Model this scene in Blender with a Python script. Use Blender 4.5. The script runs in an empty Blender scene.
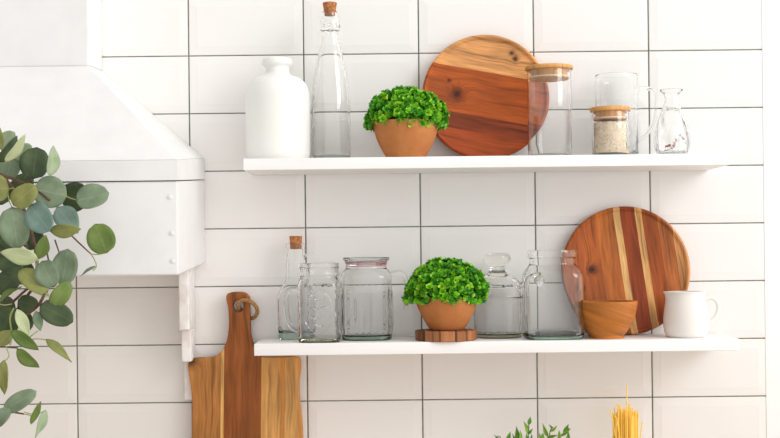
import bpy, bmesh, math, random
from mathutils import Vector, Matrix, noise
random.seed(7)
PI = math.pi
scene = bpy.context.scene
COL = scene.collection

# ------------------------------------------------------------------ camera, world, light, exposure
EYE = 1.43                      # eye height above the floor; the worktop is at 0.90
DIST = 2.2                      # camera to tiled wall (wall surface is y = 0)
PPM = 577.0                     # photo pixels per metre on the wall
ROLL = 0.0112
cam_data = bpy.data.cameras.new('camera')
cam = bpy.data.objects.new('camera', cam_data); COL.objects.link(cam)
cam.location = (0, -DIST, EYE)
cam.rotation_euler = (Matrix.Rotation(PI/2, 3, 'X') @ Matrix.Rotation(-ROLL, 3, 'Z')).to_euler()
cam_data.sensor_width = 36
cam_data.lens = PPM*DIST*36/780
cam_data.shift_y = 31/780
cam_data.clip_start = 0.05
scene.camera = cam

world = bpy.data.worlds.new('world'); scene.world = world; world.use_nodes = True
bg = world.node_tree.nodes['Background']
bg.inputs[0].default_value = (1.0, 0.974, 0.95, 1)
wn, wl = world.node_tree.nodes, world.node_tree.links      # room light, brighter towards the windows on the right
wtc = wn.new('ShaderNodeTexCoord'); wdot = wn.new('ShaderNodeVectorMath'); wdot.operation = 'DOT_PRODUCT'
wdot.inputs[1].default_value = (0.62, 0.0, 0.08); wl.new(wtc.outputs['Generated'], wdot.inputs[0])
wadd = wn.new('ShaderNodeMath'); wadd.operation = 'ADD'; wadd.inputs[1].default_value = 1.0
wl.new(wdot.outputs['Value'], wadd.inputs[0]); wl.new(wadd.outputs[0], bg.inputs[1])

def area(name, loc, target, sx, sy, power, color=(1, 1, 1)):
    l = bpy.data.lights.new(name, 'AREA'); l.shape = 'RECTANGLE'; l.size = sx; l.size_y = sy
    l.energy = power; l.color = color
    o = bpy.data.objects.new(name, l); COL.objects.link(o); o.location = loc
    o.rotation_euler = (Vector(target)-Vector(loc)).to_track_quat('-Z', 'Y').to_euler()
    return o
area('window_light', (2.8, -2.0, EYE+1.6), (0.15, 0, EYE+0.0), 1.6, 1.8, 50, (0.985, 0.99, 1.0))

vs = scene.view_settings
vs.view_transform = 'Standard'; vs.look = 'None'; vs.gamma = 1; vs.use_curve_mapping = False
vs.exposure = 0.04
cy = scene.cycles
cy.max_bounces = 14; cy.transmission_bounces = 12; cy.transparent_max_bounces = 24
cy.diffuse_bounces = 5; cy.glossy_bounces = 6
cy.use_denoising = True
cy.caustics_refractive = True; cy.caustics_reflective = True; cy.blur_glossy = 0.3
cy.sample_clamp_indirect = 0

# ------------------------------------------------------------------ helpers
def W(px, py, d=0.0):
    """point at distance d in front of the wall that the photo shows at (px, py)"""
    dx, dy = px-390, py-250
    k = (DIST-d)/DIST/PPM
    return Vector(((dx-ROLL*dy)*k, -d, EYE-(dy+ROLL*dx)*k))
def SC(d): return PPM*DIST/(DIST-d)

def lin(c):
    return tuple(((v/255)/12.92 if v/255 <= 0.04045 else ((v/255+0.055)/1.055)**2.4) for v in c)+(1,)

def mat(name, color=(200, 200, 200), rough=0.5, spec=0.5, coat=0.0, metal=0.0):
    m = bpy.data.materials.new(name); m.use_nodes = True
    b = m.node_tree.nodes['Principled BSDF']
    b.inputs['Base Color'].default_value = lin(color)
    b.inputs['Roughness'].default_value = rough
    b.inputs['Specular IOR Level'].default_value = spec
    b.inputs['Coat Weight'].default_value = coat
    b.inputs['Metallic'].default_value = metal
    return m
def nodes(m): return m.node_tree.nodes, m.node_tree.links, m.node_tree.nodes['Principled BSDF']

def noisy(name, c1, c2, scale=30, rough=0.6, bump=0.0, bscale=None, spec=0.4, stretch=(1, 1, 1), detail=4, lo=0.35, hi=0.65):
    m = mat(name, c1, rough, spec); N, L, b = nodes(m)
    tc = N.new('ShaderNodeTexCoord'); mp = N.new('ShaderNodeMapping'); mp.inputs['Scale'].default_value = stretch
    L.new(tc.outputs['Object'], mp.inputs[0])
    n = N.new('ShaderNodeTexNoise'); n.inputs['Scale'].default_value = scale; n.inputs['Detail'].default_value = detail
    L.new(mp.outputs[0], n.inputs['Vector'])
    r = N.new('ShaderNodeValToRGB'); r.color_ramp.elements[0].position = lo; r.color_ramp.elements[1].position = hi
    r.color_ramp.elements[0].color = lin(c1); r.color_ramp.elements[1].color = lin(c2)
    L.new(n.outputs['Fac'], r.inputs[0]); L.new(r.outputs[0], b.inputs['Base Color'])
    if bump:
        n2 = N.new('ShaderNodeTexNoise'); n2.inputs['Scale'].default_value = bscale or scale*3; n2.inputs['Detail'].default_value = 3
        L.new(mp.outputs[0], n2.inputs['Vector'])
        bp = N.new('ShaderNodeBump'); bp.inputs['Strength'].default_value = bump; bp.inputs['Distance'].default_value = 0.002
        L.new(n2.outputs['Fac'], bp.inputs['Height']); L.new(bp.outputs[0], b.inputs['Normal'])
    return m

def math_node(N, L, op, a, b=None, c=None):
    n = N.new('ShaderNodeMath'); n.operation = op
    for i, v in enumerate((a, b, c)):
        if v is None: continue
        if isinstance(v, (int, float)): n.inputs[i].default_value = v
        else: L.new(v, n.inputs[i])
    return n.outputs[0]

def wood(name, strips, angle=0.0, grain_angle=None, knots=(), rough=0.5, dark=0.45, across=1.0, bend=0.004, gscale=1.0, coat=0.0):
    """laminated wood. strips: [(start_m, colour)] measured across the lamination in the object's XZ plane
    rotated by angle; grain runs along the strips (0 = along local Z)."""
    m = mat(name, (160, 100, 50), rough+0.05, 0.25, coat*0.3); N, L, b = nodes(m)
    tc = N.new('ShaderNodeTexCoord')
    sep = N.new('ShaderNodeSeparateXYZ'); L.new(tc.outputs['Object'], sep.inputs[0])
    ca, sa = math.cos(angle), math.sin(angle)
    M = lambda op, a, b_=None, c=None: math_node(N, L, op, a, b_, c)
    u = M('ADD', M('MULTIPLY', sep.outputs[0], ca), M('MULTIPLY', sep.outputs[2], sa))      # across
    v = M('ADD', M('MULTIPLY', sep.outputs[0], -sa), M('MULTIPLY', sep.outputs[2], ca))     # along
    # constant strips
    lo = strips[0][0]; hi = strips[-1][0]+0.3; span = hi-lo
    t = M('DIVIDE', M('SUBTRACT', u, lo), span)
    r = N.new('ShaderNodeValToRGB'); r.color_ramp.interpolation = 'CONSTANT'
    els = r.color_ramp.elements
    els[0].position = 0; els[0].color = lin(strips[0][1])
    els.remove(els[1])
    for s, c in strips[1:]:
        e = els.new((s-lo)/span); e.color = lin(c)
    L.new(t, r.inputs[0])
    # strip index shifts the grain
    rs = N.new('ShaderNodeSeparateColor'); L.new(r.outputs[0], rs.inputs[0])
    shift = M('MULTIPLY', rs.outputs[0], 37.0)
    # knots bend the grain
    us = u
    kn_total = None
    for (kx, kz, kr) in knots:
        ddx = M('SUBTRACT', sep.outputs[0], kx); ddz = M('SUBTRACT', sep.outputs[2], kz)
        d2 = M('ADD', M('MULTIPLY', ddx, ddx), M('MULTIPLY', ddz, ddz))
        nk = N.new('ShaderNodeTexNoise'); nk.inputs['Scale'].default_value = 120; L.new(tc.outputs['Object'], nk.inputs['Vector'])
        dist = M('MULTIPLY', M('SQRT', d2), M('ADD', 0.55, M('MULTIPLY', nk.outputs['Fac'], 0.9)))
        g = M('POWER', 2.718, M('MULTIPLY', M('MULTIPLY', dist, dist), -1/(kr*kr)))
        us = M('ADD', us, M('MULTIPLY', g, kr*3.0))
        kn_total = g if kn_total is None else M('MAXIMUM', kn_total, g)
    cv = N.new('ShaderNodeCombineXYZ')
    wob = N.new('ShaderNodeTexNoise'); wob.inputs['Scale'].default_value = 9*gscale
    cw = N.new('ShaderNodeCombineXYZ'); L.new(u, cw.inputs[0]); L.new(v, cw.inputs[1]); L.new(shift, cw.inputs[2]); L.new(cw.outputs[0], wob.inputs['Vector'])
    uw = M('ADD', us, M('MULTIPLY', wob.outputs['Fac'], bend*4))
    L.new(M('MULTIPLY', uw, 130*gscale), cv.inputs[0]); L.new(M('MULTIPLY', v, 9*gscale), cv.inputs[1]); L.new(shift, cv.inputs[2])
    g1 = N.new('ShaderNodeTexNoise'); g1.inputs['Scale'].default_value = 1.0; g1.inputs['Detail'].default_value = 5; g1.inputs['Roughness'].default_value = 0.6
    L.new(cv.outputs[0], g1.inputs['Vector'])
    cv2 = N.new('ShaderNodeCombineXYZ')
    L.new(M('MULTIPLY', uw, 700*gscale), cv2.inputs[0]); L.new(M('MULTIPLY', v, 40*gscale), cv2.inputs[1]); L.new(shift, cv2.inputs[2])
    g2 = N.new('ShaderNodeTexNoise'); g2.inputs['Scale'].default_value = 1.0; g2.inputs['Detail'].default_value = 3
    L.new(cv2.outputs[0], g2.inputs['Vector'])
    f = M('ADD', M('MULTIPLY', g1.outputs['Fac'], 0.75), M('MULTIPLY', g2.outputs['Fac'], 0.25))
    mr = N.new('ShaderNodeMapRange'); mr.inputs['From Min'].default_value = 0.34; mr.inputs['From Max'].default_value = 0.66
    mr.inputs['To Min'].default_value = dark; mr.inputs['To Max'].default_value = 1.18
    L.new(f, mr.inputs['Value'])
    # broad figure and narrow dark streaks
    cv3 = N.new('ShaderNodeCombineXYZ')
    L.new(M('MULTIPLY', uw, 34*gscale), cv3.inputs[0]); L.new(M('MULTIPLY', v, 10*gscale), cv3.inputs[1]); L.new(M('ADD', shift, 5.3), cv3.inputs[2])
    g3 = N.new('ShaderNodeTexNoise'); g3.inputs['Scale'].default_value = 1.0; g3.inputs['Detail'].default_value = 2; L.new(cv3.outputs[0], g3.inputs['Vector'])
    m3 = N.new('ShaderNodeMapRange'); m3.inputs['From Min'].default_value = 0.35; m3.inputs['From Max'].default_value = 0.62
    m3.inputs['To Min'].default_value = 1-0.55*(1-dark); m3.inputs['To Max'].default_value = 1.08; L.new(g3.outputs['Fac'], m3.inputs['Value'])
    cv4 = N.new('ShaderNodeCombineXYZ')
    L.new(M('MULTIPLY', uw, 210*gscale), cv4.inputs[0]); L.new(M('MULTIPLY', v, 7*gscale), cv4.inputs[1]); L.new(M('ADD', shift, 11.7), cv4.inputs[2])
    g4 = N.new('ShaderNodeTexNoise'); g4.inputs['Scale'].default_value = 1.0; g4.inputs['Detail'].default_value = 2; L.new(cv4.outputs[0], g4.inputs['Vector'])
    m4 = N.new('ShaderNodeMapRange'); m4.inputs['From Min'].default_value = 0.57; m4.inputs['From Max'].default_value = 0.68
    m4.inputs['To Min'].default_value = 1.0; m4.inputs['To Max'].default_value = dark; L.new(g4.outputs['Fac'], m4.inputs['Value'])
    fac = M('MULTIPLY', M('MULTIPLY', mr.outputs[0], m3.outputs[0]), m4.outputs[0])
    if kn_total is not None:
        fac = M('MULTIPLY', fac, M('SUBTRACT', 1.0, M('MULTIPLY', kn_total, 0.9)))
    vm = N.new('ShaderNodeVectorMath'); vm.operation = 'SCALE'
    L.new(r.outputs[0], vm.inputs[0]); L.new(fac, vm.inputs['Scale']); L.new(vm.outputs[0], b.inputs['Base Color'])
    bp = N.new('ShaderNodeBump'); bp.inputs['Strength'].default_value = 0.15; bp.inputs['Distance'].default_value = 0.001
    L.new(f, bp.inputs['Height']); L.new(bp.outputs[0], b.inputs['Normal'])
    return m

def glass(name, edge=(0.50, 0.66, 0.60), dens=8, rough=0.0, bump=0.0, bscale=60):
    """refracting glass that takes its tint from the thickness crossed"""
    m = bpy.data.materials.new(name); m.use_nodes = True
    N, L = m.node_tree.nodes, m.node_tree.links
    N.remove(N['Principled BSDF']); out = N['Material Output']
    g = N.new('ShaderNodeBsdfGlass'); g.inputs['IOR'].default_value = 1.41; g.inputs['Roughness'].default_value = rough
    g.inputs['Color'].default_value = (1, 1, 1, 1); L.new(g.outputs[0], out.inputs[0])
    va = N.new('ShaderNodeVolumeAbsorption'); va.inputs['Color'].default_value = (*edge, 1); va.inputs['Density'].default_value = dens
    L.new(va.outputs[0], out.inputs['Volume'])
    if bump:
        tc = N.new('ShaderNodeTexCoord'); n = N.new('ShaderNodeTexNoise'); n.inputs['Scale'].default_value = bscale
        L.new(tc.outputs['Object'], n.inputs['Vector'])
        bp = N.new('ShaderNodeBump'); bp.inputs['Strength'].default_value = bump; bp.inputs['Distance'].default_value = 0.001
        L.new(n.outputs['Fac'], bp.inputs['Height']); L.new(bp.outputs[0], g.inputs['Normal'])
    return m

def tag(o, label=None, cat=None, group=None, kind=None):
    if label: o['label'] = label
    if cat: o['category'] = cat
    if group: o['group'] = group
    if kind: o['kind'] = kind
    return o
def thing(name, loc, label, cat, group=None, rot=(0, 0, 0)):
    o = bpy.data.objects.new(name, None); COL.objects.link(o); o.location = loc; o.rotation_euler = rot
    o.empty_display_size = 0.02
    return tag(o, label, cat, group)
def mk(name, bm, mats, parent=None, loc=(0, 0, 0), smooth=True, angle=None, rot=(0, 0, 0)):
    bmesh.ops.recalc_face_normals(bm, faces=bm.faces)
    me = bpy.data.meshes.new(name); bm.to_mesh(me); bm.free()
    for m in (mats if isinstance(mats, (list, tuple)) else [mats]): me.materials.append(m)
    if smooth:
        me.polygons.foreach_set('use_smooth', [True]*len(me.polygons))
        me.set_sharp_from_angle(angle=angle or math.radians(38))
    o = bpy.data.objects.new(name, me); COL.objects.link(o)
    if parent: o.parent = parent
    o.location = loc; o.rotation_euler = rot
    return o

def sring(bm, rx, ry, z, n=2.0, seg=48, mod=None, cx=0, cyy=0):
    vs_ = []
    for i in range(seg):
        a = 2*PI*i/seg
        c, s = math.cos(a), math.sin(a)
        if n != 2.0:
            q = (abs(c)**n+abs(s)**n)**(-1/n)
        else: q = 1
        m = mod(a, z) if mod else 0
        vs_.append(bm.verts.new((cx+(rx+m)*q*c, cyy+(ry+m)*q*s, z)))
    return vs_
def bridge(bm, a, b, mi=0):
    n = len(a)
    for i in range(n):
        f = bm.faces.new((a[i], a[(i+1) % n], b[(i+1) % n], b[i])); f.material_index = mi
def cap(bm, r, mi=0):
    f = bm.faces.new(r); f.material_index = mi
def smooth_profile(p, sub=4):
    """Catmull-Rom through (r, z[, n]) points; repeat a point for a sharp corner"""
    out = []
    for i in range(len(p)-1):
        p0, p1, p2, p3 = p[max(i-1, 0)], p[i], p[i+1], p[min(i+2, len(p)-1)]
        if p1 == p2: continue
        if p0 == p1 and i > 0: p0 = p1
        for j in range(sub):
            t = j/sub
            out.append(tuple(0.5*((2*b)+(-a+c)*t+(2*a-5*b+4*c-d)*t*t+(-a+3*b-3*c+d)*t**3) for a, b, c, d in zip(p0, p1, p2, p3)))
    out.append(p[-1])
    return out
def solid(bm, prof, seg=48, n=2.0, mod=None, capb=True, capt=True, mi=0, ratio=1.0):
    rs = [sring(bm, max(q[0], 1e-5), max(q[0], 1e-5)*ratio, q[1], q[2] if len(q) > 2 else n, seg, mod) for q in prof]
    for a, b in zip(rs, rs[1:]): bridge(bm, a, b, mi)
    if capb: cap(bm, list(reversed(rs[0])), mi)
    if capt: cap(bm, rs[-1], mi)
    return rs
def shell(bm, prof, t=0.0025, bt=0.004, seg=56, n=2.0, mod=None, mod_in=None, ratio=1.0):
    """closed vessel wall: outer profile up, inner profile down"""
    out = [sring(bm, q[0], q[0]*ratio, q[1], q[2] if len(q) > 2 else n, seg, mod) for q in prof]
    z0, z1 = prof[0][1], prof[-1][1]
    inner = []
    ip = [q for q in prof if q[1] > z0+bt]
    first = ip[0]
    ip = [(first[0]-0.004,)+(z0+bt,)+tuple(first[2:])]+ip
    for q in ip:
        r = max(q[0]-t, 0.001)
        inner.append(sring(bm, r, r*ratio if ratio == 1 else max(q[0]*ratio-t, 0.001), min(q[1], z1-0.0006), q[2] if len(q) > 2 else n, seg, mod_in))
    for a, b in zip(out, out[1:]): bridge(bm, a, b)
    bridge(bm, out[-1], inner[-1])
    for a, b in zip(inner, inner[1:]): bridge(bm, b, a)
    cap(bm, list(reversed(out[0]))); cap(bm, inner[0])
def tube(bm, pts, r, seg=10, closed=False, mi=0, flat=1.0, up=None):
    pts = [Vector(p) for p in pts]; n = len(pts); rings = []
    prev = None
    for i, p in enumerate(pts):
        if closed: t = pts[(i+1) % n]-pts[i-1]
        else: t = pts[min(i+1, n-1)]-pts[max(i-1, 0)]
        t.normalize()
        if prev is None:
            ref = Vector(up) if up else (Vector((0, 1, 0)) if abs(t.y) < 0.9 else Vector((1, 0, 0)))
            x = (ref-t*ref.dot(t)).normalized()
        else:
            x = (prev-t*prev.dot(t)).normalized()
        prev = x; y = t.cross(x)
        rr = r[i] if isinstance(r, (list, tuple)) else r
        rings.append([bm.verts.new(p+x*rr*math.cos(2*PI*k/seg)+y*rr*flat*math.sin(2*PI*k/seg)) for k in range(seg)])
    for a, b in zip(rings, rings[1:]): bridge(bm, a, b, mi)
    if closed: bridge(bm, rings[-1], rings[0], mi)
    else: cap(bm, list(reversed(rings[0])), mi); cap(bm, rings[-1], mi)
def spline(pts, sub=6):
    pts = [tuple(p) for p in pts]
    return [Vector(q) for q in smooth_profile(pts, sub)]
def box(bm, x0, x1, y0, y1, z0, z1, mi=0, bev=0.0):
    v = [bm.verts.new(p) for p in ((x0, y0, z0), (x1, y0, z0), (x1, y1, z0), (x0, y1, z0), (x0, y0, z1), (x1, y0, z1), (x1, y1, z1), (x0, y1, z1))]
    fs = [bm.faces.new([v[i] for i in q]) for q in ((0, 3, 2, 1), (4, 5, 6, 7), (0, 1, 5, 4), (1, 2, 6, 5), (2, 3, 7, 6), (3, 0, 4, 7))]
    for f in fs: f.material_index = mi
    if bev:
        es = list({e for f in fs for e in f.edges})
        bmesh.ops.bevel(bm, geom=es, offset=bev, segments=3, affect='EDGES', profile=0.6)
def prism(bm, outline, y0, y1, bev=0.0, mi=0):
    """outline in XZ, extruded from y0 (front) to y1"""
    a = [bm.verts.new((x, y0, z)) for x, z in outline]; b = [bm.verts.new((x, y1, z)) for x, z in outline]
    f1 = bm.faces.new(a); f2 = bm.faces.new(list(reversed(b)))
    for i in range(len(a)):
        j = (i+1) % len(a); bm.faces.new((a[j], a[i], b[i], b[j]))
    if bev:
        bmesh.ops.bevel(bm, geom=list(f1.edges)+list(f2.edges), offset=bev, segments=3, affect='EDGES', profile=0.5)

# ------------------------------------------------------------------ materials
M_tile = mat('glazed tile', (235, 233, 230), 0.16, 0.5)
N, L, b = nodes(M_tile)
tc = N.new('ShaderNodeTexCoord'); nn = N.new('ShaderNodeTexNoise'); nn.inputs['Scale'].default_value = 14; nn.inputs['Detail'].default_value = 2
L.new(tc.outputs['Object'], nn.inputs['Vector'])
bp = N.new('ShaderNodeBump'); bp.inputs['Strength'].default_value = 0.12; bp.inputs['Distance'].default_value = 0.004
L.new(nn.outputs['Fac'], bp.inputs['Height']); L.new(bp.outputs[0], b.inputs['Normal'])
M_grout = noisy('grey green grout', (96, 104, 92), (128, 132, 118), 40, 0.9)
M_paint = noisy('white paint', (233, 232, 231), (228, 227, 226), 20, 0.4, bump=0.05, bscale=90)
M_shelf = noisy('white painted wood', (243, 242, 241), (237, 236, 235), 12, 0.45, bump=0.25, bscale=40, stretch=(0.3, 1, 3))
M_rough_paint = noisy('brushed white paint', (244, 242, 240), (226, 220, 217), 60, 0.7, bump=0.5, bscale=120, stretch=(1, 1, 0.6))
M_matte_white = mat('matt white glaze', (234, 234, 229), 0.38, 0.4)
M_ceramic = mat('white porcelain', (232, 227, 221), 0.12, 0.5, 0.3)
M_terracotta = noisy('terracotta', (190, 124, 70), (176, 110, 58), 35, 0.8, bump=0.25, bscale=220)
M_cork = noisy('cork', (196, 134, 84), (150, 92, 50), 260, 0.9, bump=0.4, lo=0.4, hi=0.62)
M_bamboo = wood('bamboo lid wood', [(-0.1, (212, 158, 96))], rough=0.45, dark=0.8, gscale=1.5)
M_bowl = wood('golden turned wood', [(-0.2, (192, 118, 50))], angle=PI/2-0.25, rough=0.35, dark=0.6, gscale=0.5, bend=0.02, coat=0.15)
M_glass = glass('clear glass', (0.50, 0.68, 0.58), 7)
M_glass_green = glass('greenish glass', (0.30, 0.68, 0.58), 5)
M_glass_warm = glass('warm clear glass', (0.66, 0.66, 0.46), 5, bump=0.8, bscale=75)
M_glass_thin = glass('thin clear glass', dens=6)
M_glass_wavy = glass('wavy clear glass', dens=6, bump=0.8, bscale=110)
M_silicone = mat('clear seal ring', (225, 220, 210), 0.4)
M_pink = mat('pink seal ring', (214, 120, 140), 0.45)
M_water_green = glass('thick green glass base', (0.50, 0.85, 0.64), 12)
M_yellow_glass = glass('thick yellowish glass base', (0.85, 0.82, 0.25), 9)

# ------------------------------------------------------------------ setting: tiled wall, wall end, worktop
TX, TZ = 0.1993, 0.1001
XR = 0.6513
def tiled_wall():
    bm = bmesh.new()
    g = 0.0011
    x_left = XR-10*TX
    z_bot = EYE+0.0399-6*TZ
    for c in range(10):
        for r in range(14):
            x0, x1 = x_left+c*TX+g, x_left+(c+1)*TX-g
            z0, z1 = z_bot+r*TZ+g*0.8, z_bot+(r+1)*TZ-g*0.8
            if c == 9: x1 = XR
            def q(i, y): return [bm.verts.new(p) for p in ((x0+i, y, z0+i), (x1-i, y, z0+i), (x1-i, y, z1-i), (x0+i, y, z1-i))]
            rings = [q(0, 0.006), q(0, 0.0012), q(0.0008, 0.0003), q(0.013, -0.0006), q(0.0145, -0.0008)]
            for a, b_ in zip(rings, rings[1:]): bridge(bm, a, b_)
            cap(bm, rings[-1])
    box(bm, x_left, XR, 0.0022, 0.05, z_bot, z_bot+14*TZ, mi=1)
    return tag(mk('wall_back', bm, [M_tile, M_grout], smooth=False), kind='structure')
tiled_wall()
bm = bmesh.new(); box(bm, XR-0.0022, XR+0.5, -0.0007, 0.05, EYE-0.53, EYE+0.85)
tag(mk('wall_right', bm, noisy('white wall paint', (243, 243, 242), (240, 240, 239), 20, 0.5)), kind='structure')
bm = bmesh.new(); box(bm, -1.3, XR+0.5, -0.62, -0.001, EYE-0.57, EYE-0.53, bev=0.002)
tag(mk('kitchen_worktop', bm, noisy('pale worktop', (206, 180, 152), (190, 160, 130), 20, 0.4)),
    'pale kitchen worktop running along the foot of the tiled wall', 'worktop')
COUNTER = EYE-0.53

# ------------------------------------------------------------------ range hood
XS, XC = -0.3193, -0.4949
DF, DC = 0.281, 0.103
XL = -1.25
hood = thing('range_hood', (XS, 0, EYE-0.03), 'white painted range hood with sloping canopy at the left of the tiled wall', 'range hood')
HX, HZ = XS, EYE-0.03
def hv(bm, pts): return [bm.verts.new((x-HX, y, z+EYE-HZ)) for x, y, z in pts]
def hexa(bm, lo, hi, bev=0.002):
    a, b_ = hv(bm, lo), hv(bm, hi)
    fs = [bm.faces.new(list(reversed(a))), bm.faces.new(b_)]
    for i in range(4): fs.append(bm.faces.new((a[i], a[(i+1) % 4], b_[(i+1) % 4], b_[i])))
    if bev: bmesh.ops.bevel(bm, geom=list({e for f in fs for e in f.edges}), offset=bev, segments=2, affect='EDGES')
def slab(xr, d, zf, zw): return [(XL, -d, zf), (xr, -d, zf), (xr, -0.001, zw), (XL, -0.001, zw)]
bm = bmesh.new(); hexa(bm, slab(XC, DC, 0.3096, 0.3158), slab(XC, DC, 0.75, 0.75), 0.0015); mk('chimney', bm, M_paint, hood)
bm = bmesh.new(); hexa(bm, slab(XS, DF, 0.1397, 0.1620), slab(XC, DC, 0.3096, 0.3158), 0.0012)
hexa(bm, slab(XS, DF, 0.1090, 0.1262), slab(XS, DF, 0.1397, 0.1620), 0.0006); mk('canopy', bm, M_paint, hood)
bm = bmesh.new(); hexa(bm, slab(XS-0.001, DF-0.0015, -0.0342, -0.0185), slab(XS-0.001, DF-0.0015, 0.1075, 0.1247), 0.002)
skirt = mk('skirt', bm, M_paint, hood)
for (px, py) in ((170, 197), (172, 233), (173, 261)):
    p = W(px, py, DF); bmx = bmesh.new()
    solid(bmx, [(0.0, 0), (0.0034, 0.0008), (0.0032, 0.0014), (0.002, 0.0018), (0.0, 0.0019)], 16)
    mk('screw_cap', bmx, M_paint, hood, loc=(p.x-HX, -DF+0.001, p.z-HZ), rot=(PI/2, 0, 0))

# ------------------------------------------------------------------ corbel under the hood
bm = bmesh.new()
xr = -0.3387
steps = [(-0.020, -0.131, 0.068), (-0.131, -0.186, 0.046), (-0.186, -0.254, 0.020)]
for i, (z1, z0, d) in enumerate(steps):
    box(bm, xr-0.0175, xr-0.0004*i, -d, -0.002, EYE+z0, EYE+z1, bev=0.0025)
for v in bm.verts: v.co -= Vector((xr, 0, EYE-0.254))
tag(mk('wooden_corbel', bm, M_rough_paint, loc=(xr, 0, EYE-0.254)),
    'white brushed wooden corbel stepping down the tiles under the hood corner', 'corbel')

# ------------------------------------------------------------------ shelves
def shelf(x0, x1, z0, z1, label):
    bm = bmesh.new(); box(bm, x0, x1, -0.14, -0.0015, 0, z1-z0, bev=0.0012)
    for v in bm.verts: v.co.x -= (x0+x1)/2
    o = mk('wall_shelf', bm, M_shelf, loc=((x0+x1)/2, 0, EYE+z0))
    return tag(o, label, 'shelf')
S1, S2 = EYE+0.1510, EYE-0.1500
shelf(-0.2366, 0.5534, 0.1320, 0.1510, 'upper of the two long white floating shelves on the tiles')
shelf(-0.2225, 0.5650, -0.1695, -0.1500, 'lower of the two long white floating shelves, above the cutting board')

# profile helper: photo rows to heights above the shelf
def place(cx, base_py, d, zb):
    p = W(cx, base_py, d); return Vector((p.x, -d, zb))
def prof(cx, d, zb, pts, n=None):
    s = SC(d); out = []
    for i, q in enumerate(pts):
        z = max(W(cx, q[1], d).z-zb, 0) if i else 0.0
        out.append((q[0]/s, z)+((q[2],) if len(q) > 2 else ()))
    return out
def hgt(cx, py, d, zb): return W(cx, py, d).z-zb

# ================================================================== UPPER SHELF
# white milk-can shaped bottle
d = 0.07; loc = place(278.5, 157, d, S1)
bm = bmesh.new()
pr = prof(278.5, d, S1, [(29, 158), (31.5, 157), (32.3, 150), (32.4, 125), (32.4, 100), (31.6, 92), (28.5, 84.5), (23, 79), (16, 76), (12.4, 74), (11.6, 71), (11.6, 67.5), (13.8, 65.8), (15.2, 64), (14.9, 61), (13.6, 58.8), (11.5, 58.2)])
shell(bm, smooth_profile(pr, 3), t=0.003, bt=0.006)
tag(mk('ceramic_bottle', bm, M_matte_white, loc=loc), 'matt white bottle-shaped vase with short neck at the left end of upper shelf', 'vase')

def cork(px0, px1, y0, y1, cx, d, zb, parent, loc, rb, rt):
    s = SC(d); bm = bmesh.new()
    z0, z1 = hgt(cx, y1, d, zb), hgt(cx, y0, d, zb)
    solid(bm, [(rb/s*0.9, z0), (rb/s, z0+0.0005), (rt/s, z1-0.001), (rt/s*0.93, z1)], 24)
    mk('cork', bm, M_cork, parent)

# tall clear bottle with cork
d = 0.06; cx = 330.5; loc = place(331.5, 157, d, S1)
t = thing('glass_bottle', loc, 'tall slim clear glass bottle with cork stopper on upper shelf', 'bottle')
pr = prof(331.5, d, S1, [(17.8, 158), (19.4, 156.5), (19.6, 150), (19.6, 118), (19.2, 102), (17.8, 84), (15.4, 70), (12.2, 55), (9.4, 44), (8.0, 36), (7.4, 31.5), (9.3, 30.6), (10, 28), (9.6, 22), (8.2, 17), (7.7, 13), (7.2, 12)])
bm = bmesh.new(); shell(bm, smooth_profile(pr, 4), t=0.0034, bt=0.008); mk('body', bm, M_glass, t)
cork(0, 0, 2.7, 16, 331, d, S1, t, loc, 5.3, 7.2)
s = SC(d)
for k in (-1, 0, 1, 2):    # glass lugs on the collar
    a = -PI/2+k*0.75
    bmx = bmesh.new(); bmesh.ops.create_uvsphere(bmx, u_segments=12, v_segments=8, radius=0.0028)
    mk('collar_lug', bmx, M_glass, t, loc=(9.2/s*math.cos(a), 9.2/s*math.sin(a), hgt(331, 26.5, d, S1)))

# topiary ----------------------------------------------------------
M_leaf = [noisy('leaf green bright', (146, 210, 44), (120, 190, 36), 200, 0.5), noisy('leaf green mid', (84, 170, 34), (62, 144, 30), 200, 0.5),
          noisy('leaf green deep', (40, 118, 34), (30, 92, 28), 200, 0.5), noisy('leaf tip yellow green', (190, 226, 72), (162, 210, 56), 200, 0.5)]
for m in M_leaf:
    b = m.node_tree.nodes['Principled BSDF']; b.inputs['Subsurface Weight'].default_value = 0.0
def leaflet(bm, p, dirv, up, ln, wd, mi):
    dirv = dirv.normalized(); side = dirv.cross(up).normalized(); nrm = side.cross(dirv)
    rows = []
    for u, w, lift in ((0.0, 0.12, 0), (0.35, 0.75, 0.06), (0.7, 1.0, 0.10), (0.93, 0.6, 0.06)):
        c = p+dirv*ln*u+nrm*ln*lift
        rows.append([bm.verts.new(c-side*wd*w/2), bm.verts.new(c-nrm*wd*0.12*w), bm.verts.new(c+side*wd*w/2)])
    for a, b_ in zip(rows, rows[1:]):
        for k in range(2):
            f = bm.faces.new((a[k], a[k+1], b_[k+1], b_[k])); f.material_index = mi
    tip = bm.verts.new(p+dirv*ln+nrm*ln*0.0)
    for k in range(2):
        f = bm.faces.new((rows[-1][k], rows[-1][k+1], tip)); f.material_index = mi
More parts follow.
